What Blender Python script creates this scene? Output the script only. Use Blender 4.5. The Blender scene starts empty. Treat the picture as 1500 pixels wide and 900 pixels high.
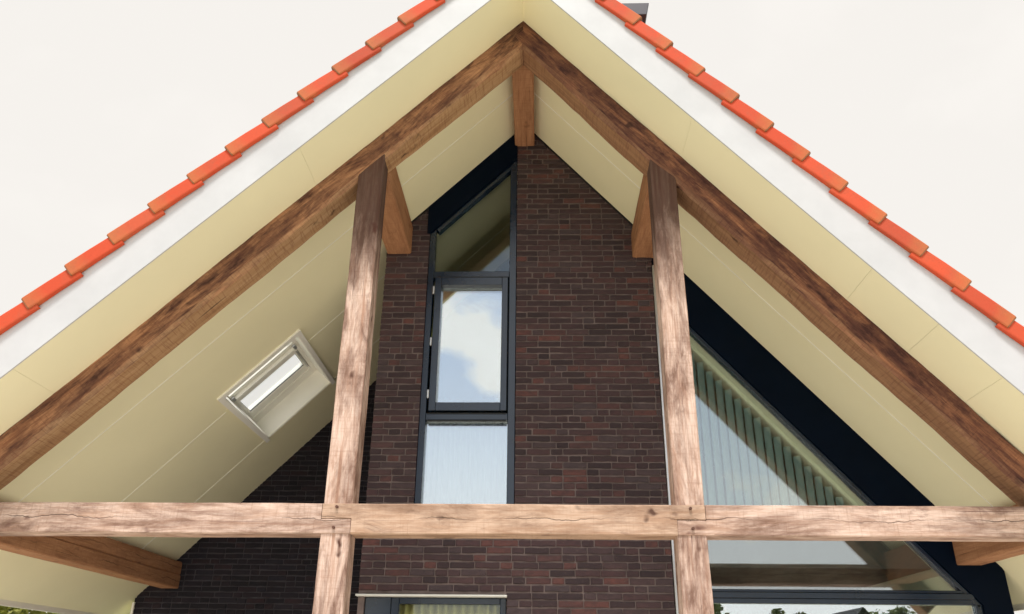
import bpy, bmesh, math, random
from mathutils import Vector, Matrix, noise
random.seed(11)
S = bpy.context.scene
COL = S.collection
R = math.radians

# ------------------------------------------------------------------ camera
CAMP = Vector((0.1283, -6.1, 1.65))
f_, pit, yaw, rol = 1187.36, R(24.6423), R(-1.9434), R(0.6356)
Fv = Vector((math.sin(yaw)*math.cos(pit), math.cos(yaw)*math.cos(pit), math.sin(pit)))
R0 = Vector((math.cos(yaw), -math.sin(yaw), 0)); U0 = R0.cross(Fv)
Rv = R0*math.cos(rol)+U0*math.sin(rol); Uv = U0*math.cos(rol)-R0*math.sin(rol)
cd = bpy.data.cameras.new('camera'); cam = bpy.data.objects.new('camera', cd); COL.objects.link(cam)
cd.sensor_width = 36; cd.lens = f_/1500*36; cd.clip_start = 0.05; cd.clip_end = 2000
cam.matrix_world = Matrix(((Rv.x, Uv.x, -Fv.x, CAMP.x), (Rv.y, Uv.y, -Fv.y, CAMP.y), (Rv.z, Uv.z, -Fv.z, CAMP.z), (0, 0, 0, 1)))
S.camera = cam

# ------------------------------------------------------------------ light
S.view_settings.view_transform = 'Standard'; S.view_settings.look = 'None'
S.view_settings.exposure = -0.42; S.view_settings.gamma = 1.0
try:
    S.cycles.use_denoising = True
    S.cycles.max_bounces = 10; S.cycles.diffuse_bounces = 6; S.cycles.glossy_bounces = 4
    S.cycles.transparent_max_bounces = 12; S.cycles.sample_clamp_indirect = 6
except Exception:
    pass
SUN_EL, SUN_AZ = R(65), R(184)         # azimuth clockwise from +Y: high up behind the camera
sd = Vector((math.sin(SUN_AZ)*math.cos(SUN_EL), math.cos(SUN_AZ)*math.cos(SUN_EL), math.sin(SUN_EL)))
sl = bpy.data.lights.new('sun', 'SUN'); so = bpy.data.objects.new('sun', sl); COL.objects.link(so)
sl.energy = 5.0; sl.angle = R(14); sl.color = (1, .96, .91)
so.rotation_euler = sd.to_track_quat('Z', 'Y').to_euler(); so.location = sd*50


class NT:
    """small node-tree helper"""
    def __init__(s, t): s.t = t; s.n = t.nodes; s.l = t.links
    def new(s, typ, **kw):
        n = s.n.new(typ)
        for k, v in kw.items():
            if k == 'inp':
                for a, b in v.items(): s.set(n, a, b)
            else: setattr(n, k, v)
        return n
    def set(s, n, a, b):
        i = n.inputs[a]
        if hasattr(b, 'is_linked') or isinstance(b, bpy.types.NodeSocket): s.l.new(b, i)
        else: i.default_value = b
    def math(s, op, a, b=0.0, c=0.0, clamp=False):
        n = s.n.new('ShaderNodeMath'); n.operation = op; n.use_clamp = clamp
        s.set(n, 0, a); s.set(n, 1, b); s.set(n, 2, c); return n.outputs[0]
    def ramp(s, fac, stops, interp='LINEAR'):
        n = s.n.new('ShaderNodeValToRGB'); n.color_ramp.interpolation = interp
        e = n.color_ramp.elements
        while len(e) < len(stops): e.new(0.5)
        for x, (p, c) in zip(e, stops):
            x.position = p; x.color = (c, c, c, 1) if isinstance(c, (int, float)) else (*c, 1)
        s.l.new(fac, n.inputs[0]); return n.outputs[0]
    def noise(s, vec, scale=1, detail=4, rough=.55, dist=0.0):
        n = s.n.new('ShaderNodeTexNoise'); n.inputs['Scale'].default_value = scale
        n.inputs['Detail'].default_value = detail; n.inputs['Roughness'].default_value = rough
        n.inputs['Distortion'].default_value = dist
        if vec is not None: s.l.new(vec, n.inputs['Vector'])
        return n.outputs['Fac']
    def mapping(s, vec, scale=(1, 1, 1), loc=(0, 0, 0)):
        n = s.n.new('ShaderNodeMapping'); n.inputs['Scale'].default_value = scale
        n.inputs['Location'].default_value = loc; s.l.new(vec, n.inputs['Vector']); return n.outputs[0]
    def mix(s, fac, a, b, mode='MIX'):
        n = s.n.new('ShaderNodeMix'); n.data_type = 'RGBA'; n.blend_type = mode
        for i, v in ((0, fac), (6, a), (7, b)):
            if isinstance(v, bpy.types.NodeSocket): s.l.new(v, n.inputs[i])
            elif isinstance(v, tuple): n.inputs[i].default_value = (*v, 1)
            else: n.inputs[i].default_value = v
        return n.outputs[2]


W = bpy.data.worlds.new('World'); S.world = W; W.use_nodes = True
w = NT(W.node_tree); w.n.clear()
sky = w.new('ShaderNodeTexSky', sky_type='NISHITA', sun_disc=False)
sky.sun_elevation = SUN_EL; sky.sun_rotation = SUN_AZ
tc = w.new('ShaderNodeTexCoord').outputs['Generated']
sep = w.new('ShaderNodeSeparateXYZ'); w.l.new(tc, sep.inputs[0])
cl = w.noise(w.mapping(tc, (1, 1, 1.5), (3.3, 1.1, 0.45)), 3.6, 9, .5, .2)
mask = w.ramp(cl, [(.44, 0), (.53, 1)])
front = w.ramp(w.math('ADD', w.math('MULTIPLY', sep.outputs[1], .5), .5), [(.44, 0), (.62, 1)])   # thick veil on the north side
low = w.ramp(sep.outputs[2], [(0.0, 1), (.14, .85), (.44, 0)])                                              # haze near the horizon
thick = w.math('MAXIMUM', w.math('MAXIMUM', mask, front), low)
m = w.math('ADD', w.math('MULTIPLY', thick, .38), .62)            # thin bluish veil between the clouds
ccol = w.mix(thick, (.74, .86, 1.06), (1, .965, .92))
sunny = w.math('MULTIPLY', w.math('MAXIMUM', w.math('MULTIPLY', sep.outputs[1], -1.0), 0.0), 1.0)  # clouds brighten towards the sun
shade = w.ramp(cl, [(.45, 1.0), (.62, 1.05), (.8, .9)])
cst = w.math('MULTIPLY', w.math('ADD', sunny, 1.235), shade)
b1 = w.new('ShaderNodeBackground', inp={'Strength': .15}); w.l.new(sky.outputs[0], b1.inputs[0])
b2 = w.new('ShaderNodeBackground', inp={'Color': (1, .965, .92, 1)}); w.l.new(ccol, b2.inputs['Color']); w.l.new(cst, b2.inputs['Strength'])
mx = w.new('ShaderNodeMixShader'); w.l.new(m, mx.inputs[0]); w.l.new(b1.outputs[0], mx.inputs[1]); w.l.new(b2.outputs[0], mx.inputs[2])
wo = w.new('ShaderNodeOutputWorld'); w.l.new(mx.outputs[0], wo.inputs[0])

# ------------------------------------------------------------------ materials
def mat(name):
    m = bpy.data.materials.new(name); m.use_nodes = True
    t = NT(m.node_tree); t.n.clear()
    p = t.new('ShaderNodeBsdfPrincipled'); o = t.new('ShaderNodeOutputMaterial'); t.l.new(p.outputs[0], o.inputs[0])
    return m, t, p


def bump(t, p, h, strength=.4, dist=.01):
    b = t.new('ShaderNodeBump'); b.inputs['Strength'].default_value = strength; b.inputs['Distance'].default_value = dist
    t.l.new(h, b.inputs['Height']); t.l.new(b.outputs[0], p.inputs['Normal'])


def plain(name, col, rough=.5, var=.08, scale=3.0, fine=0.0, spec=.4, metal=0.0):
    m, t, p = mat(name)
    oc = t.new('ShaderNodeTexCoord').outputs['Object']
    n = t.noise(oc, scale, 5)
    a = tuple(c*(1-var) for c in col); b = tuple(min(1, c*(1+var)) for c in col)
    t.l.new(t.ramp(n, [(.3, a), (.7, b)]), p.inputs['Base Color'])
    p.inputs['Roughness'].default_value = rough; p.inputs['Specular IOR Level'].default_value = spec
    p.inputs['Metallic'].default_value = metal
    if fine: bump(t, p, t.noise(oc, 160, 3), fine, .002)
    return m


def wood(name, light, mid, dark, stain=(.07, .03, .02), stain_amt=.35, saw=.5, band=None, knots=.5, crack=True, end_stain=None, cover=0.0, under=None, mott=.75):
    """sawn oak; local x runs along the grain. end_stain=(x0, x1, strength): weather stain that grows along the beam"""
    m, t, p = mat(name)
    oc0 = t.new('ShaderNodeTexCoord').outputs['Object']
    oi = t.new('ShaderNodeObjectInfo').outputs['Random']
    off = t.new('ShaderNodeCombineXYZ'); t.l.new(t.math('MULTIPLY', oi, 37.0), off.inputs[0]); t.l.new(t.math('MULTIPLY', oi, 11.0), off.inputs[1])
    va = t.new('ShaderNodeVectorMath', operation='ADD'); t.l.new(oc0, va.inputs[0]); t.l.new(off.outputs[0], va.inputs[1])
    oc = va.outputs[0]
    grain = t.noise(t.mapping(oc, (.55, 13, 13)), 1.6, 9, .66, .45)
    fib = t.noise(t.mapping(oc, (5, 110, 110)), 1, 4, .6)
    big = t.noise(t.mapping(oc, (1.2, 5.0, 5.0)), 1.15, 9, .7, .5)
    sawn = t.noise(t.mapping(oc, (70, 5, 5)), 1, 3, .6, .3)
    c = t.ramp(grain, [(.30, mid), (.44, light), (.54, light), (.68, mid)])
    mot = t.noise(t.mapping(oc, (2.0, 11, 11), (3, 8, 1)), 1.3, 9, .74, .3)
    c = t.mix(t.ramp(mot, [(.47, 0), (.66, mott)]), c, mid)
    c = t.mix(t.math('MULTIPLY', t.ramp(fib, [(.42, 0), (.68, 1)]), .6), c, mid)
    c = t.mix(t.math('MULTIPLY', t.ramp(sawn, [(.5, 0), (.72, 1)]), .55*saw), c, mid)
    c = t.mix(t.math('MULTIPLY', t.ramp(sawn, [(.6, 0), (.75, 1)]), .35*saw), c, dark)
    st = t.ramp(big, [(.5-cover, 0), (.66-cover, 1)])
    blot = t.ramp(t.noise(t.mapping(oc, (5, 16, 16)), 1, 6, .7), [(.35, .45), (.65, 1)])
    c = t.mix(t.math('MULTIPLY', t.math('MULTIPLY', st, blot), stain_amt), c, dark)
    sp = t.ramp(t.noise(t.mapping(oc, (2.2, 6, 6), (9, 4, 2)), 1, 7, .7, .6), [(.6, 0), (.74, 1)])
    c = t.mix(t.math('MULTIPLY', sp, stain_amt*.9), c, stain)
    if under:     # the sheltered underside keeps its fresh sawn colour
        ns = t.new('ShaderNodeSeparateXYZ'); t.l.new(t.new('ShaderNodeTexCoord').outputs['Normal'], ns.inputs[0])
        um = t.ramp(t.math('ADD', t.math('MULTIPLY', ns.outputs[2], -1.0), t.math('MULTIPLY', t.math('SUBTRACT', blot, .7), .5)), [(.62, 0), (.92, 1)])
        uc = t.mix(t.ramp(grain, [(.35, 0), (.6, 1)]), under[1], under[0])
        uc = t.mix(t.math('MULTIPLY', t.ramp(sawn, [(.5, 0), (.7, 1)]), .6), uc, mid)
        c = t.mix(t.math('MULTIPLY', um, .9), c, uc)
    sx = t.new('ShaderNodeSeparateXYZ'); t.l.new(oc0, sx.inputs[0])
    if end_stain:
        x0, x1, k = end_stain
        e = t.math('DIVIDE', t.math('SUBTRACT', t.math('ADD', sx.outputs[0], t.math('MULTIPLY', t.math('SUBTRACT', big, .5), 1.2)), x0), x1-x0, clamp=True)
        e2 = t.math('MULTIPLY', e, t.ramp(grain, [(.25, .85), (.6, 1)]))
        c = t.mix(t.math('MULTIPLY', e2, k), c, t.mix(blot, stain, tuple(x*.5 for x in dark)))
    # knots
    vo = t.new('ShaderNodeTexVoronoi'); vo.inputs['Scale'].default_value = 1
    vd = t.new('ShaderNodeVectorMath', operation='ADD'); t.l.new(t.mapping(oc, (1.7, 5, 5)), vd.inputs[0])
    t.l.new(t.new('ShaderNodeTexNoise', inp={'Vector': oc, 'Scale': 6.0}).outputs['Color'], vd.inputs[1])
    t.l.new(vd.outputs[0], vo.inputs['Vector'])
    kn = t.ramp(vo.outputs['Distance'], [(.05, 1), (.17, 0)])
    c = t.mix(t.math('MULTIPLY', kn, knots), c, stain)
    hair = t.noise(t.mapping(oc, (1.1, 75, 75), (5, 2, 9)), 1, 2, .5)
    hm = t.ramp(t.noise(t.mapping(oc, (1.5, 5, 5), (2, 6, 4)), 1, 4, .6), [(.42, 0), (.6, 1)])
    hc = t.math('MULTIPLY', t.ramp(hair, [(.66, 0), (.73, 1)]), hm)
    c = t.mix(t.math('MULTIPLY', hc, .75), c, stain)
    h = t.math('ADD', t.math('MULTIPLY', fib, .4), t.math('ADD', t.math('MULTIPLY', sawn, .5*saw), t.math('MULTIPLY', grain, .5)))
    if crack:
        wv = t.noise(t.mapping(oc, (1.6, 0, 0)), 1, 5, .6)
        wv2 = t.noise(t.mapping(oc, (.8, 0, 0), (7, 3, 1)), 1, 3, .5)
        d = t.math('ABSOLUTE', t.math('ADD', sx.outputs[2], t.math('MULTIPLY', t.math('SUBTRACT', wv, .52), .22)))
        ck = t.math('MULTIPLY', t.ramp(d, [(.0012, 1), (.0042, 0)]), t.ramp(wv2, [(.46, 0), (.56, 1)]))
        c = t.mix(t.math('MULTIPLY', ck, .9), c, (.015, .008, .005))
        h = t.math('SUBTRACT', h, t.math('MULTIPLY', ck, 2.0))
    t.l.new(c, p.inputs['Base Color'])
    p.inputs['Roughness'].default_value = .78; p.inputs['Specular IOR Level'].default_value = .25
    bump(t, p, h, .55, .006)
    return m


M = {}
M['oak_light'] = wood('sawn oak', (.57, .405, .30), (.39, .235, .15), (.165, .09, .055), stain_amt=.8, saw=.5, cover=.04, knots=.9, mott=.9)
M['oak_post'] = wood('weathered oak post', (.70, .53, .44), (.40, .235, .165), (.155, .08, .055), stain=(.075, .028, .018), stain_amt=.95, saw=.5, knots=1.0, cover=.08, mott=.9, crack=False, end_stain=(4.45, 5.3, 1.0))
M['oak_tie'] = wood('weathered oak tie', (.70, .53, .44), (.41, .25, .175), (.165, .088, .06), stain=(.11, .045, .035), stain_amt=.9, saw=.6, cover=.07, knots=.8, mott=.9, end_stain=(2.1, 3.1, .9))
M['oak_rafter'] = wood('dark stained oak', (.46, .235, .12), (.20, .083, .043), (.055, .020, .016), stain=(.03, .011, .010), stain_amt=1.0, saw=.6, knots=.8, cover=.10, under=((.50, .31, .165), (.33, .18, .085)), mott=.95, end_stain=(6.75, 7.1, .9))
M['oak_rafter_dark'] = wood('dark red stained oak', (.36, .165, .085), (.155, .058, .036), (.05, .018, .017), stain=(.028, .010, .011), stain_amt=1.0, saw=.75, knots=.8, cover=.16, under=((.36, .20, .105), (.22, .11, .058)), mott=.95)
M['oak_inner'] = wood('brown oak', (.44, .22, .11), (.29, .13, .062), (.14, .055, .03), stain=(.09, .035, .02), stain_amt=.5, saw=.8)


def brick_mat(nm, k):
    m, t, p = mat(nm)
    oi = t.new('ShaderNodeObjectInfo').outputs['Random']; isl = t.new('ShaderNodeNewGeometry').outputs['Random Per Island']
    r = t.math('FRACT', t.math('ADD', t.math('MULTIPLY', oi, 17.31), isl))
    r2 = t.math('FRACT', t.math('MULTIPLY', r, 23.7))
    oc = t.new('ShaderNodeTexCoord').outputs['Object']
    pos = t.new('ShaderNodeNewGeometry').outputs['Position']
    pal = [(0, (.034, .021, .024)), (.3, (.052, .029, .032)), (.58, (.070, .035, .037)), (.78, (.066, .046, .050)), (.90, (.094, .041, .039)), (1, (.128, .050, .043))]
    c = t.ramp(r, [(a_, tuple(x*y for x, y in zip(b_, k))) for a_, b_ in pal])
    n = t.noise(t.mapping(pos, (14, 14, 30)), 1, 6, .7)
    c = t.mix(t.ramp(n, [(.35, 0), (.7, .65)]), c, (.032*k[0], .024*k[1], .026*k[2]))
    sp = t.noise(pos, 55, 4, .7)
    c = t.mix(t.ramp(sp, [(.60, 0), (.78, .5)]), c, (.16*k[0], .125*k[1], .11*k[2]))
    ef = t.noise(t.mapping(pos, (9, 9, 6)), 1, 6, .75, .5)
    c = t.mix(t.ramp(ef, [(.70, 0), (.80, .4)]), c, (.30, .27, .25))
    t.l.new(c, p.inputs['Base Color']); p.inputs['Roughness'].default_value = .8; p.inputs['Specular IOR Level'].default_value = .3
    bump(t, p, t.math('ADD', t.noise(pos, 70, 5, .7), n), .6, .006)
    return m


M['brick'] = brick_mat('dark clinker brick', (1, 1, 1))
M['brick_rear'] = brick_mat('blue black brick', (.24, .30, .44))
M['mortar'] = plain('mortar', (.150, .116, .108), .95, .25, 9, .6, .1)
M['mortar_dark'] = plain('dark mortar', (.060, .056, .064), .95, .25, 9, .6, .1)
M['soffit'] = plain('cream soffit board', (.88, .83, .57), .55, .025, 1.1, .05, .3)
M['joint'] = plain('cream backing and groove highlight', (.93, .91, .80), .6, .02)  # paler than the boards: painted highlight for the seams, also the backing sheet
M['fascia'] = plain('white painted fascia', (.53, .53, .54), .5, .06, 2.6, .12, .35)
M['navy'] = plain('dark blue paint', (.006, .016, .034), .24, .15, 5, .08, .6)
M['navy_dark'] = plain('dark blue panel', (.001, .0042, .012), .55, .12, 5, .05, .06)
M['cream_frame'] = plain('cream painted wood', (.92, .905, .83), .45, .03, 4, .05)
M['metal'] = plain('satin aluminium', (.55, .56, .57), .35, .06, 8, 0, .5, .8)
M['alu_sill'] = plain('pale lintel cap', (.62, .62, .58), .5, .06, 8)
M['steel'] = plain('dark zinc', (.05, .046, .06), .4, .1, 6, .05)
M['gasket'] = plain('black gasket', (.008, .008, .009), .6)
M['peg'] = plain('dark oak peg', (.10, .045, .03), .8, .2, 40)
M['slat'] = plain('grey green blind fabric', (.30, .40, .38), .75, .05, 20)
M['curtain'] = plain('white net curtain', (.50, .51, .53), .9, .04, 20)
M['curtain2'] = plain('olive curtain', (.66, .63, .27), .9, .1, 12)
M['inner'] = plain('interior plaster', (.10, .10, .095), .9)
M['inner_ceiling'] = plain('interior ceiling', (.84, .88, .70), .8)
M['roof'] = plain('clay tile field', (.55, .11, .045), .75, .12, 4)


def tile_mat():
    m, t, p = mat('orange clay tile')
    oi = t.new('ShaderNodeObjectInfo').outputs['Random']
    oc = t.new('ShaderNodeTexCoord').outputs['Object']
    c = t.ramp(oi, [(0, (.53, .062, .021)), (.4, (.58, .078, .028)), (.7, (.45, .064, .027)), (1, (.54, .090, .036))])
    sx = t.new('ShaderNodeSeparateXYZ'); t.l.new(oc, sx.inputs[0])
    n = t.noise(t.mapping(oc, (9, 9, 9)), 1, 6, .7)
    # lichen and soot gather on the lower end and on the lower edge of each tile
    e = t.ramp(t.math('ADD', sx.outputs[0], t.math('MULTIPLY', n, .22)), [(.38, 0), (.56, .62)])
    c = t.mix(e, c, (.42, .17, .055))
    e2 = t.ramp(t.math('ADD', sx.outputs[0], t.math('MULTIPLY', n, .02)), [(.4535, 0), (.4545, .7)])
    c = t.mix(e2, c, (.16, .10, .05))
    sp = t.noise(oc, 60, 5, .75)
    c = t.mix(t.ramp(sp, [(.6, 0), (.78, .55)]), c, (.25, .12, .06))
    dirt = t.noise(t.new('ShaderNodeNewGeometry').outputs['Position'], 7, 6, .7)
    c = t.mix(t.ramp(dirt, [(.5, 0), (.72, .45)]), c, (.34, .10, .05))
    t.l.new(c, p.inputs['Base Color']); p.inputs['Roughness'].default_value = .75; p.inputs['Specular IOR Level'].default_value = .3
    bump(t, p, t.math('ADD', sp, n), .25, .004)
    return m


M['tile'] = tile_mat()


def glass_mat(name, refl, tint):
    m = bpy.data.materials.new(name); m.use_nodes = True
    t = NT(m.node_tree); t.n.clear()
    tr = t.new('ShaderNodeBsdfTransparent'); tr.inputs[0].default_value = (*tint, 1)
    gl = t.new('ShaderNodeBsdfGlossy'); gl.inputs['Roughness'].default_value = 0.0
    gl.inputs['Color'].default_value = (.93, .97, 1, 1)
    lw = t.new('ShaderNodeLayerWeight'); lw.inputs[0].default_value = .5
    fac = t.math('ADD', t.math('MULTIPLY', t.math('POWER', lw.outputs['Facing'], 5.0), .8), refl, clamp=True)
    mx = t.new('ShaderNodeMixShader'); t.l.new(fac, mx.inputs[0]); t.l.new(tr.outputs[0], mx.inputs[1]); t.l.new(gl.outputs[0], mx.inputs[2])
    o = t.new('ShaderNodeOutputMaterial'); t.l.new(mx.outputs[0], o.inputs[0])
    return m


M['glass'] = glass_mat('coated window glass', .36, (.86, .92, .90))
M['glass_plain'] = glass_mat('plain window glass', .055, (.88, .92, .90))
M['glass_screen'] = glass_mat('large screen glass', .165, (.90, .94, .92))
M['glass_door'] = glass_mat('door glass', .04, (.93, .95, .92))
M['glass_sky'] = glass_mat('skylight glass', .05, (.96, .97, .97))


def ground_mat(name, a, b, scale):
    m, t, p = mat(name)
    oc = t.new('ShaderNodeTexCoord').outputs['Object']
    n = t.noise(oc, scale, 8, .7)
    n2 = t.noise(oc, scale*12, 4, .7)
    c = t.ramp(n, [(.3, a), (.7, b)])
    c = t.mix(t.math('MULTIPLY', n2, .5), c, tuple(x*.7 for x in a))
    t.l.new(c, p.inputs['Base Color']); p.inputs['Roughness'].default_value = .9
    bump(t, p, n2, .5, .02)
    return m


M['grass'] = ground_mat('lawn', (.11, .17, .03), (.18, .24, .05), .5)
M['terrace'] = ground_mat('sandy terrace paving', (.74, .67, .575), (.81, .74, .645), .8)


def leaf_mat(name, a, b):
    m, t, p = mat(name)
    r = t.new('ShaderNodeNewGeometry').outputs['Random Per Island']
    t.l.new(t.ramp(r, [(0, a), (1, b)]), p.inputs['Base Color']); p.inputs['Roughness'].default_value = .6
    tl = t.new('ShaderNodeBsdfTranslucent'); t.l.new(t.ramp(r, [(0, a), (1, b)]), tl.inputs[0])
    mx = t.new('ShaderNodeMixShader'); mx.inputs[0].default_value = .45
    o = [n for n in t.n if n.type == 'OUTPUT_MATERIAL'][0]
    t.l.new(p.outputs[0], mx.inputs[1]); t.l.new(tl.outputs[0], mx.inputs[2]); t.l.new(mx.outputs[0], o.inputs[0])
    return m


M['leaf'] = leaf_mat('spring leaves', (.16, .18, .03), (.40, .38, .08))
M['leaf2'] = leaf_mat('green leaves', (.08, .11, .035), (.18, .20, .07))
M['bark'] = plain('bark', (.10, .075, .05), .9, .3, 8, .5)

# ------------------------------------------------------------------ object helpers
WM = {}


def link(o, parent=None, Mx=None):
    COL.objects.link(o)
    Mx = Mx or Matrix.Identity(4)
    o.matrix_basis = Mx
    if parent is not None:
        o.parent = parent; o.matrix_parent_inverse = WM[parent.name].inverted()
    WM[o.name] = Mx
    return o


def thing(name, label, cat, loc=(0, 0, 0), group=None):
    o = bpy.data.objects.new(name, None); o.empty_display_size = .2
    link(o, None, Matrix.Translation(loc)); tag(o, label, cat, group); return o


def tag(o, label=None, cat=None, group=None, kind=None):
    if label: o['label'] = label
    if cat: o['category'] = cat
    if group: o['group'] = group
    if kind: o['kind'] = kind
    return o


class MB:
    def __init__(s): s.v = []; s.f = []
    def add(s, v, f):
        k = len(s.v); s.v += [tuple(x) for x in v]; s.f += [tuple(i+k for i in q) for q in f]; return s
    def hexa(s, c):   # 8 corners: bottom 4 then top 4
        return s.add(c, [(0, 3, 2, 1), (4, 5, 6, 7), (0, 1, 5, 4), (1, 2, 6, 5), (2, 3, 7, 6), (3, 0, 4, 7)])
    def box(s, x0, x1, y0, y1, z0, z1):
        return s.hexa([(x0, y0, z0), (x1, y0, z0), (x1, y1, z0), (x0, y1, z0), (x0, y0, z1), (x1, y0, z1), (x1, y1, z1), (x0, y1, z1)])
    def prism(s, pts, y0, y1):   # polygon in XZ extruded along Y
        n = len(pts)
        v = [(x, y0, z) for x, z in pts]+[(x, y1, z) for x, z in pts]
        return s.add(v, [tuple(range(n)), tuple(range(2*n-1, n-1, -1))]+[(i, (i+1) % n, n+(i+1) % n, n+i) for i in range(n)])
    def mesh(s, name, bevel=0.0):
        me = bpy.data.meshes.new(name); me.from_pydata(s.v, [], s.f)
        bm = bmesh.new(); bm.from_mesh(me)
        bmesh.ops.recalc_face_normals(bm, faces=bm.faces)
        if bevel:
            bmesh.ops.bevel(bm, geom=list(bm.edges), offset=bevel, segments=1, affect='EDGES', profile=.5)
        bm.to_mesh(me); bm.free(); return me
    def obj(s, name, m, parent=None, bevel=0.0, smooth=False):
        me = s.mesh(name, bevel); me.materials.append(M[m] if isinstance(m, str) else m)
        if smooth:
            for p in me.polygons: p.use_smooth = True
        return link(bpy.data.objects.new(name, me), parent)


def bar(mb, a, b, wd, y0, y1):   # a straight bar in XZ from a to b, wd wide below the line
    a = Vector(a); b = Vector(b); d = (b-a).normalized(); n = Vector((d.y, -d.x))
    if n.y > 0: n = -n
    return mb.prism([a, b, b+n*wd, a+n*wd], y0, y1)


# ------------------------------------------------------------------ measures
Z0 = 7.5613
AL, AR = R(45.8036), R(48.8476)
TL, TR = math.tan(AL), math.tan(AR)
OV = -0.571          # front of the overhang
YW, YL = 1.6665, 4.4732
EL, ER = -5.13, 4.593


def sof(x): return Z0-(abs(x)*TL if x < 0 else x*TR)


def sl_(side, s, y, n):       # slope coordinates to world: s down the slope, n outwards
    a = AL if side < 0 else AR
    return (side*(s*math.cos(a)+n*math.sin(a)), y, Z0-s*math.sin(a)+n*math.cos(a))


def slab(mb, side, s0, s1, y0, y1, n0, n1):
    return mb.hexa([sl_(side, s, y, n) for n in (n0, n1) for s, y in ((s0, y0), (s1, y0), (s1, y1), (s0, y1))])


def sx(side, X): return abs(X)/math.cos(AL if side < 0 else AR)


SEL, SER = sx(-1, EL), sx(1, ER)

# ------------------------------------------------------------------ setting
g = MB(); g.add([(-900, -900, 0), (900, -900, 0), (900, 900, 0), (-900, 900, 0)], [(0, 1, 2, 3)])
tag(g.obj('lawn', 'grass'), kind='structure')
g = MB().box(-15, 15, -16, 4.4, -.1, .03)
tag(g.obj('terrace', 'terrace'), kind='structure')

house = thing('house', 'dark brick house gable under an orange tiled roof with white verge boards', 'house', (0, 4, 0))

# ------------------------------------------------------------------ brick walls
def brick_mesh(L, seed, H=.0515, D=.05):
    rnd = random.Random(seed)
    xs = [-L/2, -L/2+.006, -L*.17+rnd.uniform(-.02, .02), L*.17+rnd.uniform(-.02, .02), L/2-.006, L/2]
    nx = len(xs)
    j = lambda a: rnd.uniform(-a, a)
    v = []; f = []
    top = [(H/2+j(.0028)) for _ in xs]; bot = [(-H/2+j(.0028)) for _ in xs]
    for k, x in enumerate(xs):
        e = k in (0, nx-1)
        dy = .005 if e else 0
        x += j(.002)
        v += [(x, D, bot[k]), (x, dy+.005+j(.001), bot[k]), (x, dy+j(.0025), bot[k]+.006), (x, dy+j(.0025), top[k]-.006), (x, dy+.005+j(.001), top[k]), (x, D, top[k])]
    for k in range(nx-1):
        for i in range(5):
            f.append((k*6+i, (k+1)*6+i, (k+1)*6+i+1, k*6+i+1))
    f.append(tuple(range(5, -1, -1))); f.append(tuple((nx-1)*6+i for i in range(6)))
    return v, f


STR = [brick_mesh(.222, 100+i) for i in range(7)]
HDR = [brick_mesh(.108, 200+i) for i in range(4)]
CUT = {}


def bmesh_data(vf, nm):
    me = bpy.data.meshes.new(nm); me.from_pydata(vf[0], [], vf[1])
    bm = bmesh.new(); bm.from_mesh(me); bmesh.ops.recalc_face_normals(bm, faces=bm.faces); bm.to_mesh(me); bm.free()
    me.materials.append(M['brick']); return me


ME = {}
COURSE = .0665


def lay(x0, x1, z0, z1, seed, top=None):
    """list of (x, z, key) for wild bond brickwork in a rectangle; key = ('s'|'h', variant) or ('c', length)"""
    rnd = random.Random(seed); out = []
    k = 0; z = z0
    while z+COURSE <= z1+.02:
        x = x0
        first = True; run = 0
        while x < x1-.03:
            if first:
                kind = 'h' if (k % 2) else ('s' if rnd.random() < .6 else 'q'); first = False
            else:
                pst = .66 if run < 3 else .2
                kind = 's' if rnd.random() < pst else 'h'
            L = {'s': .222, 'h': .108, 'q': .165}[kind]
            run = run+1 if kind == 's' else 0
            rem = x1-x
            if rem < L+.04: L = rem; key = ('c', round(L, 2))
            elif kind == 'q': key = ('c', .16)
            else: key = (kind, rnd.randrange(7 if kind == 's' else 4))
            xc, zc = x+L/2, z+COURSE/2
            if top is None or zc-.03 < top(xc)+.22: out.append((xc, zc, key))
            x += L+.0115+rnd.uniform(-.002, .002)
        z += COURSE; k += 1
    return out


def vf_for(key):
    if key[0] == 's': return STR[key[1]]
    if key[0] == 'h': return HDR[key[1]]
    if key not in CUT: CUT[key] = brick_mesh(max(.03, key[1]), 300+int(key[1]*100))
    return CUT[key]


def build_bricks(parent, bricks, y, singles, rnd, m='brick'):
    mb = MB()
    for i, (x, z, key) in enumerate(bricks):
        dy = rnd.uniform(-.004, .003); dz = rnd.uniform(-.002, .002); ra = rnd.uniform(-.006, .006)
        T = Matrix.Translation((x, y+dy, z+dz)) @ Matrix.Rotation(ra, 4, 'Y') @ Matrix.Rotation(rnd.uniform(-.012, .012), 4, 'Z')
        vf = vf_for(key)
        if i < singles:
            if key not in ME: ME[key] = bmesh_data(vf, 'brick')
            link(bpy.data.objects.new('brick', ME[key]), parent, T)
        else:
            mb.add([T @ Vector(q) for q in vf[0]], vf[1])
    if mb.v:
        o = mb.obj('brickwork', m, parent); o['kind'] = 'stuff'


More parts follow.
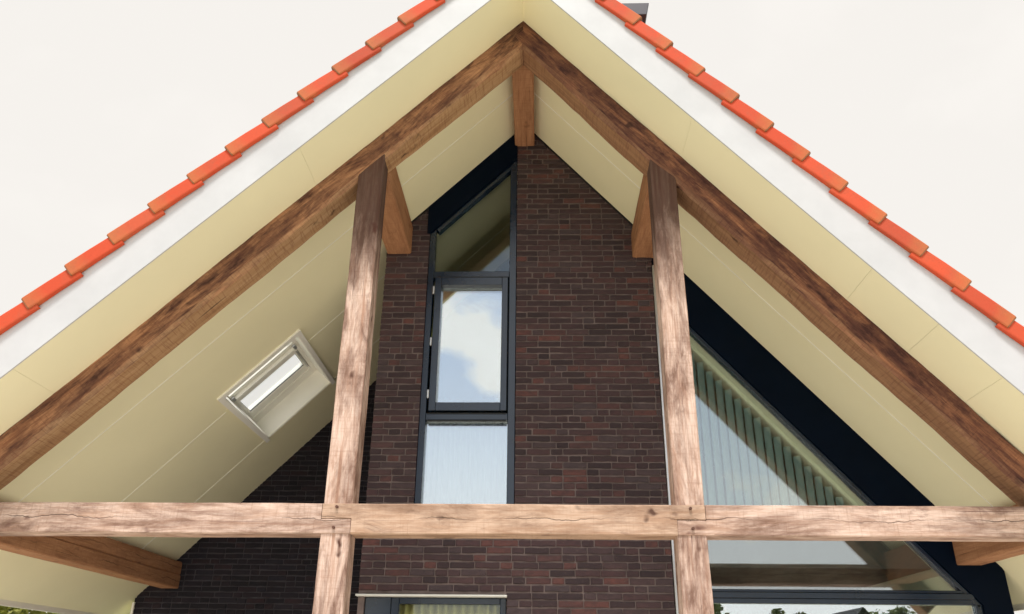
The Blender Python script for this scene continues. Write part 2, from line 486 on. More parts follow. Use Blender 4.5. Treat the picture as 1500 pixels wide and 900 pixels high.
XPL, XPR = -1.513, 1.36
WXL, WXR = -1.05, -.092            # upper window opening
DXL, DXR, DZ = -1.45, -.156, 2.335  # door opening
WZB = 2.98
front = MB()
yb, ye = YW+.010, YW+.20
front.prism([(XPL+.004, WZB), (WXL-.004, WZB), (WXL-.004, sof(WXL)+.1), (XPL+.004, sof(XPL)+.1)], yb, ye)
front.prism([(WXR+.004, WZB), (XPR-.004, WZB), (XPR-.004, sof(XPR)+.1), (.0, Z0+.05), (WXR+.004, sof(WXR)+.05)], yb, ye)
front.box(XPL+.004, XPR-.004, yb, ye, DZ+.012, WZB)
front.box(DXR+.004, XPR-.004, yb, ye, 0, DZ+.012)
front.box(XPL+.004, DXL-.004, yb, ye, 0, DZ+.012)
fw = front.obj('wall', 'mortar', house)
fw['label'] = 'tall brick pier wall around the narrow window'
zb = 2.365-7*COURSE
rows = []
rows += lay(DXR, XPR, zb, 2.36, 1)
rows += lay(XPL, XPR, 2.365, WZB-.01, 2)
zz = 2.365
while zz < WZB-.011: zz += COURSE
rows += lay(XPL, WXL, zz, 6.7, 3, sof)
rows += lay(WXR, XPR, zz, 7.6, 4, sof)
# bricks hidden behind the tie beam last, nearest (lowest) first
hid = lambda b: 0 if b[1] < 2.86 or b[1] > 3.10 else 1
rows.sort(key=lambda b: (hid(b), b[1]))
build_bricks(fw, rows, YW, 300, random.Random(5))

for xa, xb in ((.02, XPR), (XPL, WXL-.031)):
    bar(MB(), (xa, sof(xa)+.002), (xb, sof(xb)+.002), .016, YW-.012, YW+.012).obj('sealant_strip', 'gasket', house)
rear = MB()
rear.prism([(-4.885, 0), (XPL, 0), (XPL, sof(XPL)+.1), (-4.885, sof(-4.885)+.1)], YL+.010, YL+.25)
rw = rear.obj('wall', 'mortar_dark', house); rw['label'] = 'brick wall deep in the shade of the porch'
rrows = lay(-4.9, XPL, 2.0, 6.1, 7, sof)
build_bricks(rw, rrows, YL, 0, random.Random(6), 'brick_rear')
side = MB(); side.box(XPL, XPL+.2, YW+.06, YL+.02, 0, 5.9)
sw = side.obj('wall', 'mortar', house); sw['label'] = 'return wall of the brick pier'
sb = lay(0.0, YL-YW-.07, 2.0, 5.95, 9)
mb = MB(); rnd = random.Random(8)
for (x, z, key) in sb:
    T = Matrix.Translation((XPL-.006+rnd.uniform(-.003, .003), YW+.06+x, z)) @ Matrix.Rotation(R(-90), 4, 'Z')
    vf = vf_for(key); mb.add([T @ Vector(q) for q in vf[0]], vf[1])
o = mb.obj('brickwork', 'brick', sw); o['kind'] = 'stuff'
# plastered rooms behind the glass
inn = MB()
inn.box(XPL+.2, 4.33, 4.42, 4.6, 0, 7.3); inn.box(4.2, 4.32, YW+.2, 4.42, 0, 2.62); inn.box(XPL+.202, 4.2, YW+.25, 4.42, .035, .06)
inn.box(1.05, 1.15, YW+.2, 4.42, 0, 6.4)
inn.obj('interior_wall', 'inner', house)
MB().box(1.16, 4.19, YW+.22, 4.41, 2.62, 2.93).obj('interior_floor', 'inner', house)
ic = MB()
dz = .60
ic.prism([(1.15, sof(1.15)-dz), (4.25, sof(4.25)-dz), (4.25, sof(4.25)-dz+.05), (1.15, sof(1.15)-dz+.05)], YW+.10, 4.42)
ic.obj('interior_ceiling', 'inner_ceiling', house)

# ------------------------------------------------------------------ roof
roof = MB()
hs0, hs1, hy0, hy1 = sx(-1, -2.47), sx(-1, -3.17), 1.935, 3.525
N0, N1 = .02, .33
slab(roof, -1, -.25, hs0, OV+.015, 9, N0, N1); slab(roof, -1, hs1, SEL-.04, OV+.015, 9, N0, N1)
slab(roof, -1, hs0, hs1, OV+.015, hy0, N0, N1); slab(roof, -1, hs0, hs1, hy1, 9, N0, N1)
slab(roof, 1, -.25, SER-.04, OV+.015, 9, N0+.001, N1+.001)
rf = roof.obj('roof', 'roof', house)

PITCH = .387


def tile_mesh(nm, sgn):
    """verge tile: local x down the slope, y along the ridge direction (sgn = towards the gable), z outwards"""
    L = .455; H = .125
    prof = [(0.000, -H), (0.026, -H+.002), (0.030, -H+.012), (0.030, -.014), (.022, -.002), (.006, .004), (-.24, .004), (-.24, -.014), (.000, -.018)]
    xs = [0, .02, L*.5, L-.012, L]
    v = []; f = []; n = len(prof)
    for k, x in enumerate(xs):
        sc = .0 if k < 4 else .004
        for (y, z) in prof:
            lift = .003*math.sin(x/L*math.pi); fwd = .017*x/L if y > 0 else 0
            v.append((x, sgn*(y+fwd-sc*(1 if y > .02 else 0)), z+lift-(sc if z > -.02 else -sc)))
    for k in range(len(xs)-1):
        for i in range(n):
            j = (i+1) % n
            f.append((k*n+i, k*n+j, (k+1)*n+j, (k+1)*n+i))
    f.append(tuple(range(n))); f.append(tuple((len(xs)-1)*n+i for i in range(n)))
    me = bpy.data.meshes.new(nm); me.from_pydata(v, [], f)
    bm = bmesh.new(); bm.from_mesh(me); bmesh.ops.recalc_face_normals(bm, faces=bm.faces); bm.to_mesh(me); bm.free()
    me.materials.append(M['tile']); return me


tmL, tmR = tile_mesh('verge_tile', 1), tile_mesh('verge_tile', -1)
rt = random.Random(4)
for side_, X0t in ((-1, -3.778), (1, 2.02)):
    a = AL if side_ < 0 else AR
    s_ref = abs(X0t)/math.cos(a)
    smax = SEL if side_ < 0 else SER
    k0 = -40
    for k in range(k0, 40):
        s1 = s_ref+k*PITCH       # lower end of the tile
        if s1 < .4 or s1 > smax+.3: continue
        up = Vector(sl_(side_, s1-.455, 0, 0)); dn = Vector(sl_(side_, s1, 0, 0))
        ax = (dn-up).normalized(); nn = (Vector(sl_(side_, 0, 0, 1))-Vector(sl_(side_, 0, 0, 0))).normalized()
        ay = nn.cross(ax)
        # every tile lies on the one below, its lower end raised
        tilt = -.078+rt.uniform(-.006, .006)
        base = Vector(sl_(side_, s1-.455, OV-.004+rt.uniform(-.003, .003), .396+rt.uniform(-.003, .003)))
        Mx = Matrix(((ax.x, ay.x, nn.x, base.x), (ax.y, ay.y, nn.y, base.y), (ax.z, ay.z, nn.z, base.z), (0, 0, 0, 1))) @ Matrix.Rotation(tilt, 4, 'Y')
        toward_front = -1 if ay.y > 0 else 1
        link(bpy.data.objects.new('roof_tile', tmL if toward_front > 0 else tmR), rf, Mx)

# verge boards, mitred at the apex
FH = .36
for side_ in (-1, 1):
    a = AL if side_ < 0 else AR; T = math.tan(a); dzv = FH/math.cos(a); xe = EL if side_ < 0 else ER
    x0 = side_*.0015
    MB().prism([(x0, Z0-abs(x0)*T), (xe, Z0-abs(xe)*T), (xe+side_*.12, Z0-abs(xe)*T-.12*T+dzv), (x0, Z0+dzv)], OV, OV+.014).obj('verge_board', 'fascia', house)

# soffit boards
GAP = .0055
YS = [0.9428, 2.2329, 3.4851]


def panel(name, side_, s0, s1, y0, y1, hole=False):
    mb = MB()
    if hole:
        ya, yb2 = max(y0, hy0), min(y1, hy1)
        slab(mb, side_, s0, hs0, y0, y1, 0, .018); slab(mb, side_, hs1, s1, y0, y1, 0, .018)
        if ya > y0+.01: slab(mb, side_, hs0, hs1, y0, ya, 0, .018)
        if yb2 < y1-.01: slab(mb, side_, hs0, hs1, yb2, y1, 0, .018)
    else: slab(mb, side_, s0, s1, y0, y1, 0, .018)
    return mb.obj('panel', 'soffit', name)


for side_ in (-1, 1):
    smax = (SEL if side_ < 0 else SER)
    slabm = MB()
    if side_ > 0: slab(slabm, side_, 0.03, smax-.05, OV+.016, 6.5, .0182, .0195)
    else:
        for a_, b_, c_, d_ in ((.03, hs0, OV+.016, 6.5), (hs1, smax-.05, OV+.016, 6.5), (hs0, hs1, OV+.016, hy0), (hs0, hs1, hy1, 6.5)): slab(slabm, side_, a_, b_, c_, d_, .0182, .0195)
    sf = slabm.obj('soffit', 'joint', house)
    cuts = [sx(side_, q) for q in ((1.848, 3.755) if side_ < 0 else (1.43, 2.67, 3.073, 3.435))]
    e = [0.0]+cuts+[smax-.03]
    for i in range(len(e)-1): panel(sf, side_, e[i]+(.0007 if i else 0), e[i+1]-.0007, OV+.015, .10)
    ys = [.104]+YS+[4.75]
    s00 = 0.0
    spl = sx(side_, -4.50 if side_ < 0 else 4.05)
    panel(sf, side_, spl+.002, smax-.03, .104, 4.75)
    for i in range(4):
        hole = side_ < 0 and ys[i+1] > hy0 and ys[i] < hy1
        panel(sf, side_, s00, spl-.002, ys[i]+(GAP if i else 0), ys[i+1]-GAP, hole)
    for y in YS:
        if y == YS[1] or (side_ > 0 and y > 1.7):
            segs = [(s00, hs0-.09), (hs1+.09, spl-.004)] if side_ < 0 else [(s00, spl-.004)]
        else: segs = [(s00, spl-.004)]
        jm = MB()
        for sa, sb_ in segs: slab(jm, side_, sa, sb_, y-GAP+.0003, y+GAP-.0003, -.0035, .0175)
        jm.obj('groove_highlight', 'joint', sf)  # pale raised strips paint the light that the seam grooves catch
# eaves: trim board and gutter
for side_, xe in ((-1, EL), (1, ER)):
    ze = sof(xe)
    MB().box(min(xe, xe+side_*.03), max(xe, xe+side_*.03), OV+.04, 8.9, ze-.03, ze+.34).obj('eave_board', 'cream_frame', house)
    gm = MB(); prof = [(side_*(.035+.06+.06*math.cos(t)), .06*math.sin(t)) for t in [math.pi+math.pi*i/8 for i in range(9)]]
    prof += [(x*1.0, z+.004) for x, z in reversed([(side_*(.035+.06+.054*math.cos(t)), .054*math.sin(t)) for t in [math.pi+math.pi*i/8 for i in range(9)]])]
    gm.prism([(xe+x, ze+.12+z) for x, z in prof], OV+.02, 8.9)
    gm.obj('gutter', 'steel', house)
# return wall and upright board at the left end of the porch
MB().box(-4.915, -4.887, YL-.02, YL+.24, 0, 2.47).obj('corner_trim', 'cream_frame', house)

# chimney flue behind the right slope
ch = MB(); ch.box(.97, 1.30, .72, 1.05, 6.95, 8.28); ch.prism([(.93, 8.28), (1.34, 8.28), (1.375, 8.45), (.895, 8.45)], .67, 1.10)
cho = ch.obj('chimney', 'steel', rf, .006)

# ------------------------------------------------------------------ skylight
sk = MB()
to = .055
s0, s1, y0, y1 = sx(-1, -2.437), sx(-1, -3.205), 1.868, 3.545
slab(sk, -1, s0, hs0+.004, y0, y1, -.022, .004); slab(sk, -1, hs1-.004, s1, y0, y1, -.022, .004)
slab(sk, -1, hs0+.004, hs1-.004, y0, hy0+.004, -.0215, .004); 
sko = sk.obj('skylight', 'cream_frame', house)
ln = MB()
DP = .335
slab(ln, -1, hs0-.012, hs0+.012, hy0, hy1, .002, DP); slab(ln, -1, hs1-.012, hs1+.012, hy0, hy1, .002, DP)
slab(ln, -1, hs0+.012, hs1-.012, hy0-.012, hy0+.012, .002, DP); slab(ln, -1, hs0+.012, hs1-.012, hy1-.012, hy1+.012, .002, DP)
ln.obj('lining', 'cream_frame', sko)
fa, fb, fc, fd = hs0+.012, hs1-.012, hy0+.012, hy1-.012
def ring(nm, m, parent, a, b, c, d, a2, b2, c2, d2, n0, n1, bev=.004):
    """frame from the outer bounds (a..b, c..d) in to the inner bounds"""
    mb = MB()
    slab(mb, -1, a, a2, c, d, n0, n1); slab(mb, -1, b2, b, c, d, n0, n1)
    slab(mb, -1, a2, b2, c, c2, n0+.001, n1); slab(mb, -1, a2, b2, d2, d, n0+.001, n1)
    return mb.obj(nm, m, parent, bev)
PA, PB, PC, PD = 3.655, 4.475, 2.815, 3.205          # the pane
fm_ = MB()
for q in ((fa, PA-.05, fc, fd), (PB+.04, fb, fc, fd), (PA-.05, PB+.04, fc, fc+.06), (PA-.05, PB+.04, 2.52, 2.66), (PA-.05, PB+.04, PD+.15, fd)): slab(fm_, -1, *q, .262+.0007*(q[0] == PA-.05), .345)
fm_.obj('frame', 'cream_frame', sko)
gp = MB(); slab(gp, -1, PA-.049, PB+.039, fc+.061, 2.519, .295, .319); gp.obj('pane', 'glass_sky', sko)  # unseen extra pane, added to let more light onto the lining
ring('sash', 'cream_frame', sko, PA-.047, PB+.037, 2.664, PD+.146, PA-.004, PB+.004, PC-.004, PD+.006, .275, .35)
ring('gasket', 'gasket', sko, PA-.003, PB+.003, PC-.003, PD+.005, PA, PB, PC, PD-.006, .286, .294, 0)
gp = MB(); slab(gp, -1, PA+.0005, PB-.0005, PC+.0005, PD-.0065, .295, .319); gp.obj('pane', 'glass_sky', sko)
vb = MB(); slab(vb, -1, PA-.02, PB+.01, 2.585, 2.625, .215, .258); vb.obj('handle_bar', 'cream_frame', sko, .005)
for sa in (PA-.06, PB+.005):
    hm = MB(); slab(hm, -1, sa, sa+.045, 2.56, 2.65, .235, .2615); hm.obj('hinge', 'metal', sko, .003)
hm = MB(); slab(hm, -1, PA-.042, PA-.018, 2.76, 3.26, .257, .2745); hm.obj('hinge', 'metal', sko, .003)

# ------------------------------------------------------------------ upper window
def frame_box(nm, m, parent, x0, x1, z0, z1, t, y0, y1, bev=.003):
    """four mitre-free members: full-height stiles, rails between"""
    mb = MB(); tl, tr, tt, tb = t
    mb.box(x0, x0+tl, y0, y1, z0, z1); mb.box(x1-tr, x1, y0, y1, z0, z1)
    mb.box(x0+tl, x1-tr, y0+.0015, y1-.0015, z1-tt, z1); mb.box(x0+tl, x1-tr, y0+.0015, y1-.0015, z0, z0+tb)
    return mb.obj(nm, m, parent, bev)


win = MB()
DS = .435                              # slanted top of the glass below the soffit
yf0, yf1 = YW+.012, YW+.11
jl, jr = -.985, -.168
win.prism([(WXL+.002, WZB+.01), (jl, WZB+.01), (jl, sof(jl)-DS+.06), (WXL+.002, sof(WXL)-DS+.06)], yf0, yf1)
win.prism([(jr, WZB+.01), (WXR-.002, WZB+.01), (WXR-.002, sof(WXR)-DS+.06), (jr, sof(jr)-DS+.06)], yf0, yf1)
bar(win, (jl, sof(jl)-DS+.06), (jr, sof(jr)-DS+.06), .045, yf0+.003, yf1-.002)
win.box(jl, jr, yf0+.002, yf1-.002, 5.575, 5.648)
win.box(jl, jr, yf0-.006, yf1-.002, 3.985, 4.055)
win.box(jl, jr, yf0+.002, yf1-.002, WZB+.01, 3.06)
wn = win.obj('window', 'navy', house, .004)
wn['label'] = 'tall narrow dark blue window with a slanted top light'
MB().prism([(WXL-.03, sof(WXL-.03)+.03), (WXR, sof(WXR)+.03), (WXR, sof(WXR)-DS+.0615), (WXL-.0005, sof(WXL)-DS+.0615), (WXL-.03, sof(WXL)-DS+.0615)], YW-.012, YW+.10).obj('fascia_panel', 'navy_dark', wn)
st = MB()
sa, sb_, sz0, sz1 = -.962, -.18, 4.078, 5.562
sash = frame_box('sash', 'navy', wn, sa, sb_, sz0, sz1, (.070, .064, .088, .085), YW-.012, YW+.105, .004)
gy = YW+.085
MB().prism([(jl+.001, 5.6495), (jr-.001, 5.6495), (jr-.001, sof(jr)-DS+.005), (jl+.001, sof(jl)-DS+.005)], gy, gy+.024).obj('pane', 'glass_plain', wn)
MB().box(-.8915, -.2445, gy-.012, gy+.012, sz0+.0855, sz1-.0885).obj('pane', 'glass', wn)
MB().box(jl+.001, jr-.001, gy, gy+.024, 3.061, 3.984).obj('pane', 'glass', wn)
for z in (5.41, 4.82, 4.25):
    MB().box(-.982, -.962, YW-.022, YW+.004, z-.045, z+.045).obj('hinge', 'metal', wn, .004)
for a_, b_, z in ((jl, jr, 5.5755), (jl, jr, 4.056), (jl, jr, 3.9845)):
    MB().box(a_+.012, b_-.012, YW-.002, YW+.014, z-.012, z-.0015).obj('gasket', 'gasket', wn)

nc = MB()
def pleats(mb, x0, x1, z0, z1, y, amp, n, seed, nz=1):
    rnd = random.Random(seed); k = n*6; v = []; ph = 0
    ys = []
    for i in range(k+1):
        ph += 2*math.pi/6*rnd.uniform(.75, 1.25); ys.append(y+amp*math.sin(ph))
    for t_ in (0, .0015):
        for zq in (z0, z1):
            for i in range(k+1): v.append((x0+(x1-x0)*i/k, ys[i]+t_, zq))
    K = k+1; f = []
    for i in range(k):
        f += [(i, i+1, K+i+1, K+i), (2*K+i, 3*K+i, 3*K+i+1, 2*K+i+1)]
        f += [(i, 2*K+i, 2*K+i+1, i+1), (K+i, K+i+1, 3*K+i+1, 3*K+i)]
    f += [(0, K, 3*K, 2*K), (k, 2*K+k, 3*K+k, K+k)]
    return mb.add(v, f)
pleats(nc, -1.0, -.14, 2.75, 4.03, YW+.24, .022, 16, 3)
tag(nc.obj('net_curtain', 'curtain', None, 0, True), 'white pleated net curtain behind the lowest pane of the tall narrow window', 'curtain')

# ------------------------------------------------------------------ door under the tie beam
dr = MB()
yd0, yd1 = YW+.05, YW+.13
dr.box(DXL, -1.212, yd0-.004, yd1, 0.02, 2.318)
dr.box(-1.212, -1.139, yd0+.006, yd1, 0.02, 2.318); dr.box(-.216, DXR-.004, yd0+.006, yd1, 0.02, 2.318)
dr.box(-1.139, -.216, yd0+.008, yd1-.002, 2.262, 2.318); dr.box(-1.139, -.216, yd0+.008, yd1-.002, .02, .2)
do = dr.obj('door', 'navy', house, .005); do['label'] = 'dark blue glazed door with a pale cap over its frame'
MB().box(XPL-.012, DXR+.006, YW-.055, YW+.06, 2.3195, 2.3375).obj('lintel_cap', 'alu_sill', do, .004)
MB().box(-1.138, -.217, yd0+.03, yd0+.054, .201, 2.261).obj('pane', 'glass_door', do)
dc = MB(); pleats(dc, -1.2, -.15, .1, 2.30, YW+.17, .022, 14, 5)
tag(dc.obj('door_curtain', 'curtain2', None, 0, True), 'olive pleated curtain behind the door glass under the tie beam', 'curtain')

# ------------------------------------------------------------------ glazed screen on the right
XG = 4.343
gl = MB()
gd = .645                              # glass edge below the soffit
gline = lambda x: sof(x)-gd
y0g, y1g = YW+.035, YW+.13
gxr = 4.035
cl_ = MB().prism([(XPR+.002, sof(XPR)+.05), (XG-.045, sof(XG-.045)+.03), (XG, 2.578), (XG, 0.02), (gxr+.055, .02), (gxr+.055, gline(gxr+.055)+.055), (XPR+.002, gline(XPR)+.055)], YW+.012, YW+.12)
scr = cl_.obj('window', 'navy_dark', house)
scr['label'] = 'large triangular glazed screen in dark blue framing'
fm = MB()
bar(fm, (XPR+.052, gline(XPR+.052)+.054), (gxr+.054, gline(gxr+.054)+.054), .04, y0g, y1g)
fm.box(XPR+.003, XPR+.052, y0g-.01, y1g, .02, gline(XPR+.052)+.05)
fm.box(gxr, gxr+.054, y0g, y1g, .02, gline(gxr+.0)-.005)
fm.obj('frame', 'navy', scr, .004)
tm = MB()
tm.box(XPR+.053, gxr-.001, y0g-.012, y1g-.002, 2.335, 2.385); tm.box(XPR+.053, gxr-.001, y0g+.004, y1g-.002, 2.386, 2.412); tm.box(XPR+.053, gxr-.001, y0g+.004, y1g-.002, 2.290, 2.334)
tm.obj('transom', 'navy', scr, .004)
gyy = YW+.075
MB().prism([(XPR+.053, 2.4125), (gxr-.001, 2.4125), (gxr-.001, gline(gxr)+.012), (XPR+.053, gline(XPR+.053)+.012)], gyy, gyy+.024).obj('pane', 'glass_screen', scr)
MB().box(XPR+.053, gxr-.001, gyy, gyy+.024, .06, 2.2895).obj('pane', 'glass', scr)
MB().box(XPR+.004, XPR+.03, YW-.004, YW+.024, .02, sof(XPR)-.3).obj('edge_strip', 'metal', scr, .003)

# vertical blind
bl = thing('vertical_blind', 'grey green vertical blind with sloping top behind the triangular glass', 'blind', (2.6, YW+.36, 0))
hr = MB(); dzr = .60
hr.prism([(1.45, sof(1.45)-dzr-.002), (3.46, sof(3.46)-dzr-.002), (3.46, sof(3.46)-dzr-.05), (1.45, sof(1.45)-dzr-.05)], YW+.335, YW+.385)
hr.obj('headrail', 'inner_ceiling', bl)
yb_ = YW+.36
def slat_mesh(zt):
    mb = MB(); wdt = .071; n = 5; v = []
    for side2 in (0, .0012):
        for z in (2.95, zt):
            for i in range(n+1):
                u = (i/n-.5)*wdt; v.append((u, .006*(1-(2*i/n-1)**2)+side2, z))
    K = n+1; f = []
    for i in range(n):
        f += [(i, i+1, K+i+1, K+i), (2*K+i, 3*K+i, 3*K+i+1, 2*K+i+1), (K+i, K+i+1, 3*K+i+1, 3*K+i), (i, 2*K+i, 2*K+i+1, i+1)]
    f += [(0, K, 3*K, 2*K), (n, 2*K+n, 3*K+n, K+n)]
    mb.add(v, f); return mb.mesh('slat')
x = 1.50; rb = random.Random(3)
while x < 3.45:
    zt = sof(x+.045)-dzr-.06
    me = slat_mesh(zt); me.materials.append(M['slat'])
    link(bpy.data.objects.new('slat', me), bl, Matrix.Translation((x, yb_, 0)) @ Matrix.Rotation(R(-32+rb.uniform(-4, 4)), 4, 'Z'))
    x += .0885

# ------------------------------------------------------------------ oak frame
oak = thing('timber_frame', 'heavy oak truss with posts, rafters and tie beam standing before the brick gable', 'timber frame', (0, .1, 0))


def beam(name, m, p0, ax, ay, L, y0, y1, z0, z1, seed, ch=None, wob=.006, mitre=None, step=.09, parent=None):
    ax = Vector(ax).normalized(); ay = Vector(ay).normalized(); az = ax.cross(ay)
    n = max(2, int(L/step)); v = []; f = []
    ch = ch or (.010, .010, .010, .010)
    for k in range(n+1):
        x = L*k/n
        cs = []
        for c in range(4):
            q = noise.noise(Vector((x*1.3, seed*7.1, c*3.3)))
            q2 = noise.noise(Vector((x*6, seed*5.1, c*9.3)))
            base = ch[c]
            cs.append(max(.004, base*(1+.9*q+.35*q2)))
        def W_(i, a): return a+wob*noise.noise(Vector((x*.9, seed*3.7+i*5.5, 1.7)))+.35*wob*noise.noise(Vector((x*7, seed*2.7+i*5.5, 4.7)))
        Y0, Y1, Zb, Zt = W_(0, y0), W_(1, y1), W_(2, z0), W_(3, z1)
        # corners: 0 front-bottom, 1 back-bottom, 2 back-top, 3 front-top
        pts = [(Y0, Zb+cs[0]), (Y0+cs[0], Zb), (Y1-cs[1], Zb), (Y1, Zb+cs[1]), (Y1, Zt-cs[2]), (Y1-cs[2], Zt), (Y0+cs[3], Zt), (Y0, Zt-cs[3])]
        for (yy, z) in pts:
            xx = x
            if mitre and k in (0, n): xx = mitre(k == n, x, yy, z)
            v.append((xx, yy, z))
    for k in range(n):
        for i in range(8):
            j = (i+1) % 8; f.append((k*8+i, k*8+j, (k+1)*8+j, (k+1)*8+i))
    f.append(tuple(range(8))); f.append(tuple(n*8+i for i in range(8)))
    me = MB().add(v, f).mesh(name); me.materials.append(M[m])
    p0 = Vector(p0)
    Mx = Matrix(((ax.x, ay.x, az.x, p0.x), (ax.y, ay.y, az.y, p0.y), (ax.z, ay.z, az.z, p0.z), (0, 0, 0, 1)))
    return link(bpy.data.objects.new(name, me), parent or oak, Mx)


RD, RT = .225, .27
sRL, sRR = sx(-1, -4.95), sx(1, 4.45)
# left rafter: local x runs up the slope from the eave to the ridge
pL = sl_(-1, sRL, 0, 0)
beam('rafter', 'oak_rafter', pL, (math.cos(AL), 0, math.sin(AL)), (0, 1, 0), sRL, 0, RT, -RD, .004, 1, (.032, .012, .01, .006), .016,
     lambda end, x, y, z: (sRL-.0015-(-z)*TL if end else x))
pR = sl_(1, 0, 0, 0)
beam('rafter', 'oak_rafter_dark', pR, (math.cos(AR), 0, -math.sin(AR)), (0, 1, 0), sRR, .002, RT, -RD, .004, 2, (.032, .012, .01, .006), .016,
     lambda end, x, y, z: (x if end else .0015+(-z)*TR))
# posts: local x up, local z = -X
PX = [(-1.4774, -1.2592), (1.1488, 1.3646)]
TZ0, TZ1 = 2.6125, 2.8333
for i, (a, b) in enumerate(PX):
    xc = (a+b)/2; h = b-a
    top = sof(a if a < 0 else b)-.12
    beam('post', 'oak_post', (xc, 0, 0.03), (0, 0, 1), (0, 1, 0), top-.23, .006, .215, -h/2, h/2, 5+i, (.008, .01, .01, .008), .005,
         lambda end, x, y, z, xc=xc: (sof(xc-z)-.27-.03 if end else x))
# tie beam in three lengths, half lapped over the posts
def tie(name, x0, x1, seed, tongues, m='oak_tie', flip=False):
    """tongues: list of (x0, x1, z0, z1) lapping pieces"""
    zc = (TZ0+TZ1)/2; h = TZ1-TZ0
    if flip: o = beam(name, m, (x1, 0, zc), (-1, 0, 0), (0, -1, 0), x1-x0, -.222, .003, -h/2, h/2, seed, (.01, .008, .008, .01), .004)
    else: o = beam(name, m, (x0, 0, zc), (1, 0, 0), (0, 1, 0), x1-x0, -.003, .222, -h/2, h/2, seed, (.008, .01, .01, .008), .004)
    # lapping ends are part of the same timber
    bm = bmesh.new(); bm.from_mesh(o.data)
    inv = WM[o.name].inverted()
    for (a, b, c, d, yf) in tongues:
        mb = MB().box(a, b, yf, .2, c, d)
        me = mb.mesh('tmp', .0035); me.transform(inv); bm.from_mesh(me); bpy.data.meshes.remove(me)
    bm.to_mesh(o.data); bm.free()
    return o
zm = 2.722
g_ = .0035
LX0, LX1 = -1.482, -1.2555
RX0, RX1 = 1.152, 1.3665
tie('tie_beam', -4.9, LX0-g_, 11, [(LX0-g_-.05, LX1-g_, TZ0+.001, zm-g_, -.0035)], flip=True)
tie('tie_beam', LX1, RX0, 12, [(LX0, LX1+.05, zm, TZ1-.001, -.0045), (RX0-.05, RX1-g_, zm+g_, TZ1-.001, -.0045)], 'oak_light')
tie('tie_beam', RX1, 4.5, 13, [(RX0+g_*.4, RX1+.05, TZ0+.001, zm-g_, -.0035)])
for (x, z) in ((-1.371, 2.806), (-1.381, 2.655), (1.255, 2.805), (1.262, 2.66)):
    mb = MB(); n = 8
    v = [(x+.011*math.cos(t*math.pi/4), y, z+.011*math.sin(t*math.pi/4)) for y in (-.024, .05) for t in range(n)]
    mb.add(v, [tuple(range(n)), tuple(range(2*n-1, n-1, -1))]+[(i, (i+1) % n, n+(i+1) % n, n+i) for i in range(n)])
    mb.obj('peg', 'peg', oak)
# ridge beam, purlins and plates run back to the brick wall
def along(name, m, x0, x1, z0, z1, ya, yb, seed, ch=.012, wob=.005):
    return beam(name, m, ((x0+x1)/2, ya, (z0+z1)/2), (0, 1, 0), (-1, 0, 0), yb-ya, -(x1-x0)/2, (x1-x0)/2, -(z1-z0)/2, (z1-z0)/2, seed, (ch,)*4, wob)
along('ridge_beam', 'oak_inner', -.122, .104, 7.268, 7.47, RT-.02, YW+.02, 21)
along('purlin', 'oak_inner', -1.507, -1.247, 5.855, 6.20, RT-.02, YW+.02, 22)
along('purlin', 'oak_inner', 1.160, 1.41, 5.795, 6.10, RT-.02, YW+.02, 23)
along('wall_plate', 'oak_inner', -4.60, -4.372, 2.635, 2.795, .225, YL-.005, 24)
along('wall_plate', 'oak_inner', -4.60, -4.376, 2.797, 2.955, .225, YL-.005, 25)
along('wall_plate', 'oak_inner', 3.93, 4.16, 2.628, 2.955, .225, YW+.03, 26)

# ------------------------------------------------------------------ trees
def tube(mb, p, q, r0, r1, n=7):
    p = Vector(p); q = Vector(q); d = (q-p).normalized(); u = d.orthogonal().normalized(); w_ = d.cross(u)
    v = [p+(u*math.cos(t)+w_*math.sin(t))*r0 for t in [2*math.pi*i/n for i in range(n)]]
    v += [q+(u*math.cos(t)+w_*math.sin(t))*r1 for t in [2*math.pi*i/n for i in range(n)]]
    return mb.add(v, [(i, (i+1) % n, n+(i+1) % n, n+i) for i in range(n)]+[tuple(range(n)), tuple(range(2*n-1, n-1, -1))])


def tree_meshes(h, rad, leaves, size, seed, leafm, low=.2):
    rnd = random.Random(seed); tk = MB(); cr = MB()
    tube(tk, (0, 0, 0), (.1, 0, h*.5), .03*h, .018*h); tube(tk, (.1, 0, h*.5), (.15, .1, h*.85), .018*h, .006*h)
    lobes = []
    for i in range(16):
        a = rnd.uniform(0, 6.28); z = rnd.uniform(low*h, h*.92); rr = rad*rnd.uniform(.3, .8)*(1-.45*abs(z/h-.5))
        c = Vector((math.cos(a)*rr, math.sin(a)*rr, z)); lobes.append((c, rad*rnd.uniform(.28, .5)))
        tube(tk, (.08, 0, max(.15*h, z-.22*h)), c, .008*h, .002*h, 5)
    for i in range(leaves):
        c, r = rnd.choice(lobes)
        d = Vector((rnd.gauss(0, 1), rnd.gauss(0, 1), rnd.gauss(0, 1))).normalized()*r*rnd.random()**.4
        p = c+d; s = size*rnd.uniform(.6, 1.3)
        u = Vector((rnd.gauss(0, 1), rnd.gauss(0, 1), rnd.gauss(0, 1))).normalized(); w_ = u.orthogonal().normalized()
        cr.add([p-u*s, p+w_*s*.5, p+u*s, p-w_*s*.5], [(0, 1, 2, 3)])
    a = tk.mesh('trunk'); a.materials.append(M['bark']); b = bpy.data.meshes.new('crown'); b.from_pydata(cr.v, [], cr.f); b.materials.append(M[leafm])
    return a, b


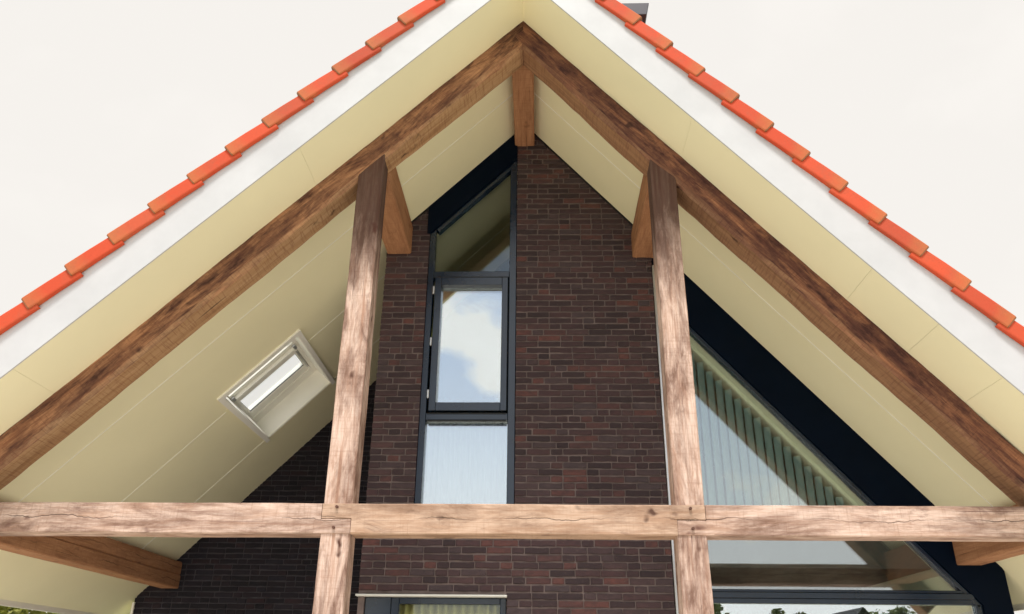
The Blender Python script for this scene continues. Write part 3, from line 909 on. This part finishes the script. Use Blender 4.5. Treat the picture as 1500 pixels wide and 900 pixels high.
def tree(meshes, loc, sc, rot, label, group):
    t = bpy.data.objects.new('tree', None); Mx = Matrix.Translation(loc) @ Matrix.Rotation(rot, 4, 'Z') @ Matrix.Scale(sc, 4)
    link(t, None, Mx); tag(t, label, 'tree', group)
    for nm, me in zip(('trunk', 'crown'), meshes):
        c = bpy.data.objects.new(nm, me); COL.objects.link(c); c.parent = t
    return t


tn = tree_meshes(6.5, 2.6, 5200, .13, 1, 'leaf', .08)
tree(tn, (-19.5, 24, 0), 1.0, .4, 'yellow green tree seen under the left eave, nearest the corner of the photo', 'trees beyond the left eave')
tree(tn, (-16.9, 26, 0), .9, 2.1, 'yellow green tree seen under the left eave, nearest the dark brick wall', 'trees beyond the left eave')
tree(tn, (-22.5, 29, 0), 1.0, 3.9, 'yellow green tree far beyond the left eave, behind its neighbours', 'trees beyond the left eave')
tf = [tree_meshes(8, 2.6, 3000, .26, 2+i, 'leaf2', .12) for i in range(3)]
rr = random.Random(9)
ORD = ['first', 'second', 'third', 'fourth', 'fifth', 'sixth', 'seventh', 'eighth']
for i in range(8):
    x = 13.2+i*2.25+rr.uniform(-.6, .6)
    tree(tf[i % 3], (x, -60-(i % 3)*4, 0), (1.0, .8, .74, .86, .78, .9, .8, .93)[i], rr.uniform(0, 6.2),
         'hazy green tree mirrored in the low right glass, %s from the oak post' % ORD[i], 'trees mirrored in the glass')
# a neighbour's house across the lawn, caught in the glass
nb = thing('neighbour_house', 'far house with a black peaked roof mirrored in the low right glass', 'house', (23.7, -57, 0))
MB().prism([(20.9, 0), (26.5, 0), (26.5, 3.4), (23.7, 6.3), (20.9, 3.4)], -60, -54).obj('wall', 'steel', nb)
r_ = MB(); bar(r_, (20.5, 3.25), (23.7, 6.65), .25, -60.3, -53.6); bar(r_, (23.7, 6.65), (26.9, 3.25), .25, -60.3, -53.6); r_.obj('roof', 'gasket', nb)
MB().box(21.6, 22.8, -54.02, -53.9, .9, 2.3).obj('window', 'glass', nb)
MB().box(24.4, 25.4, -54.02, -53.9, 0, 2.2).obj('door', 'navy', nb)
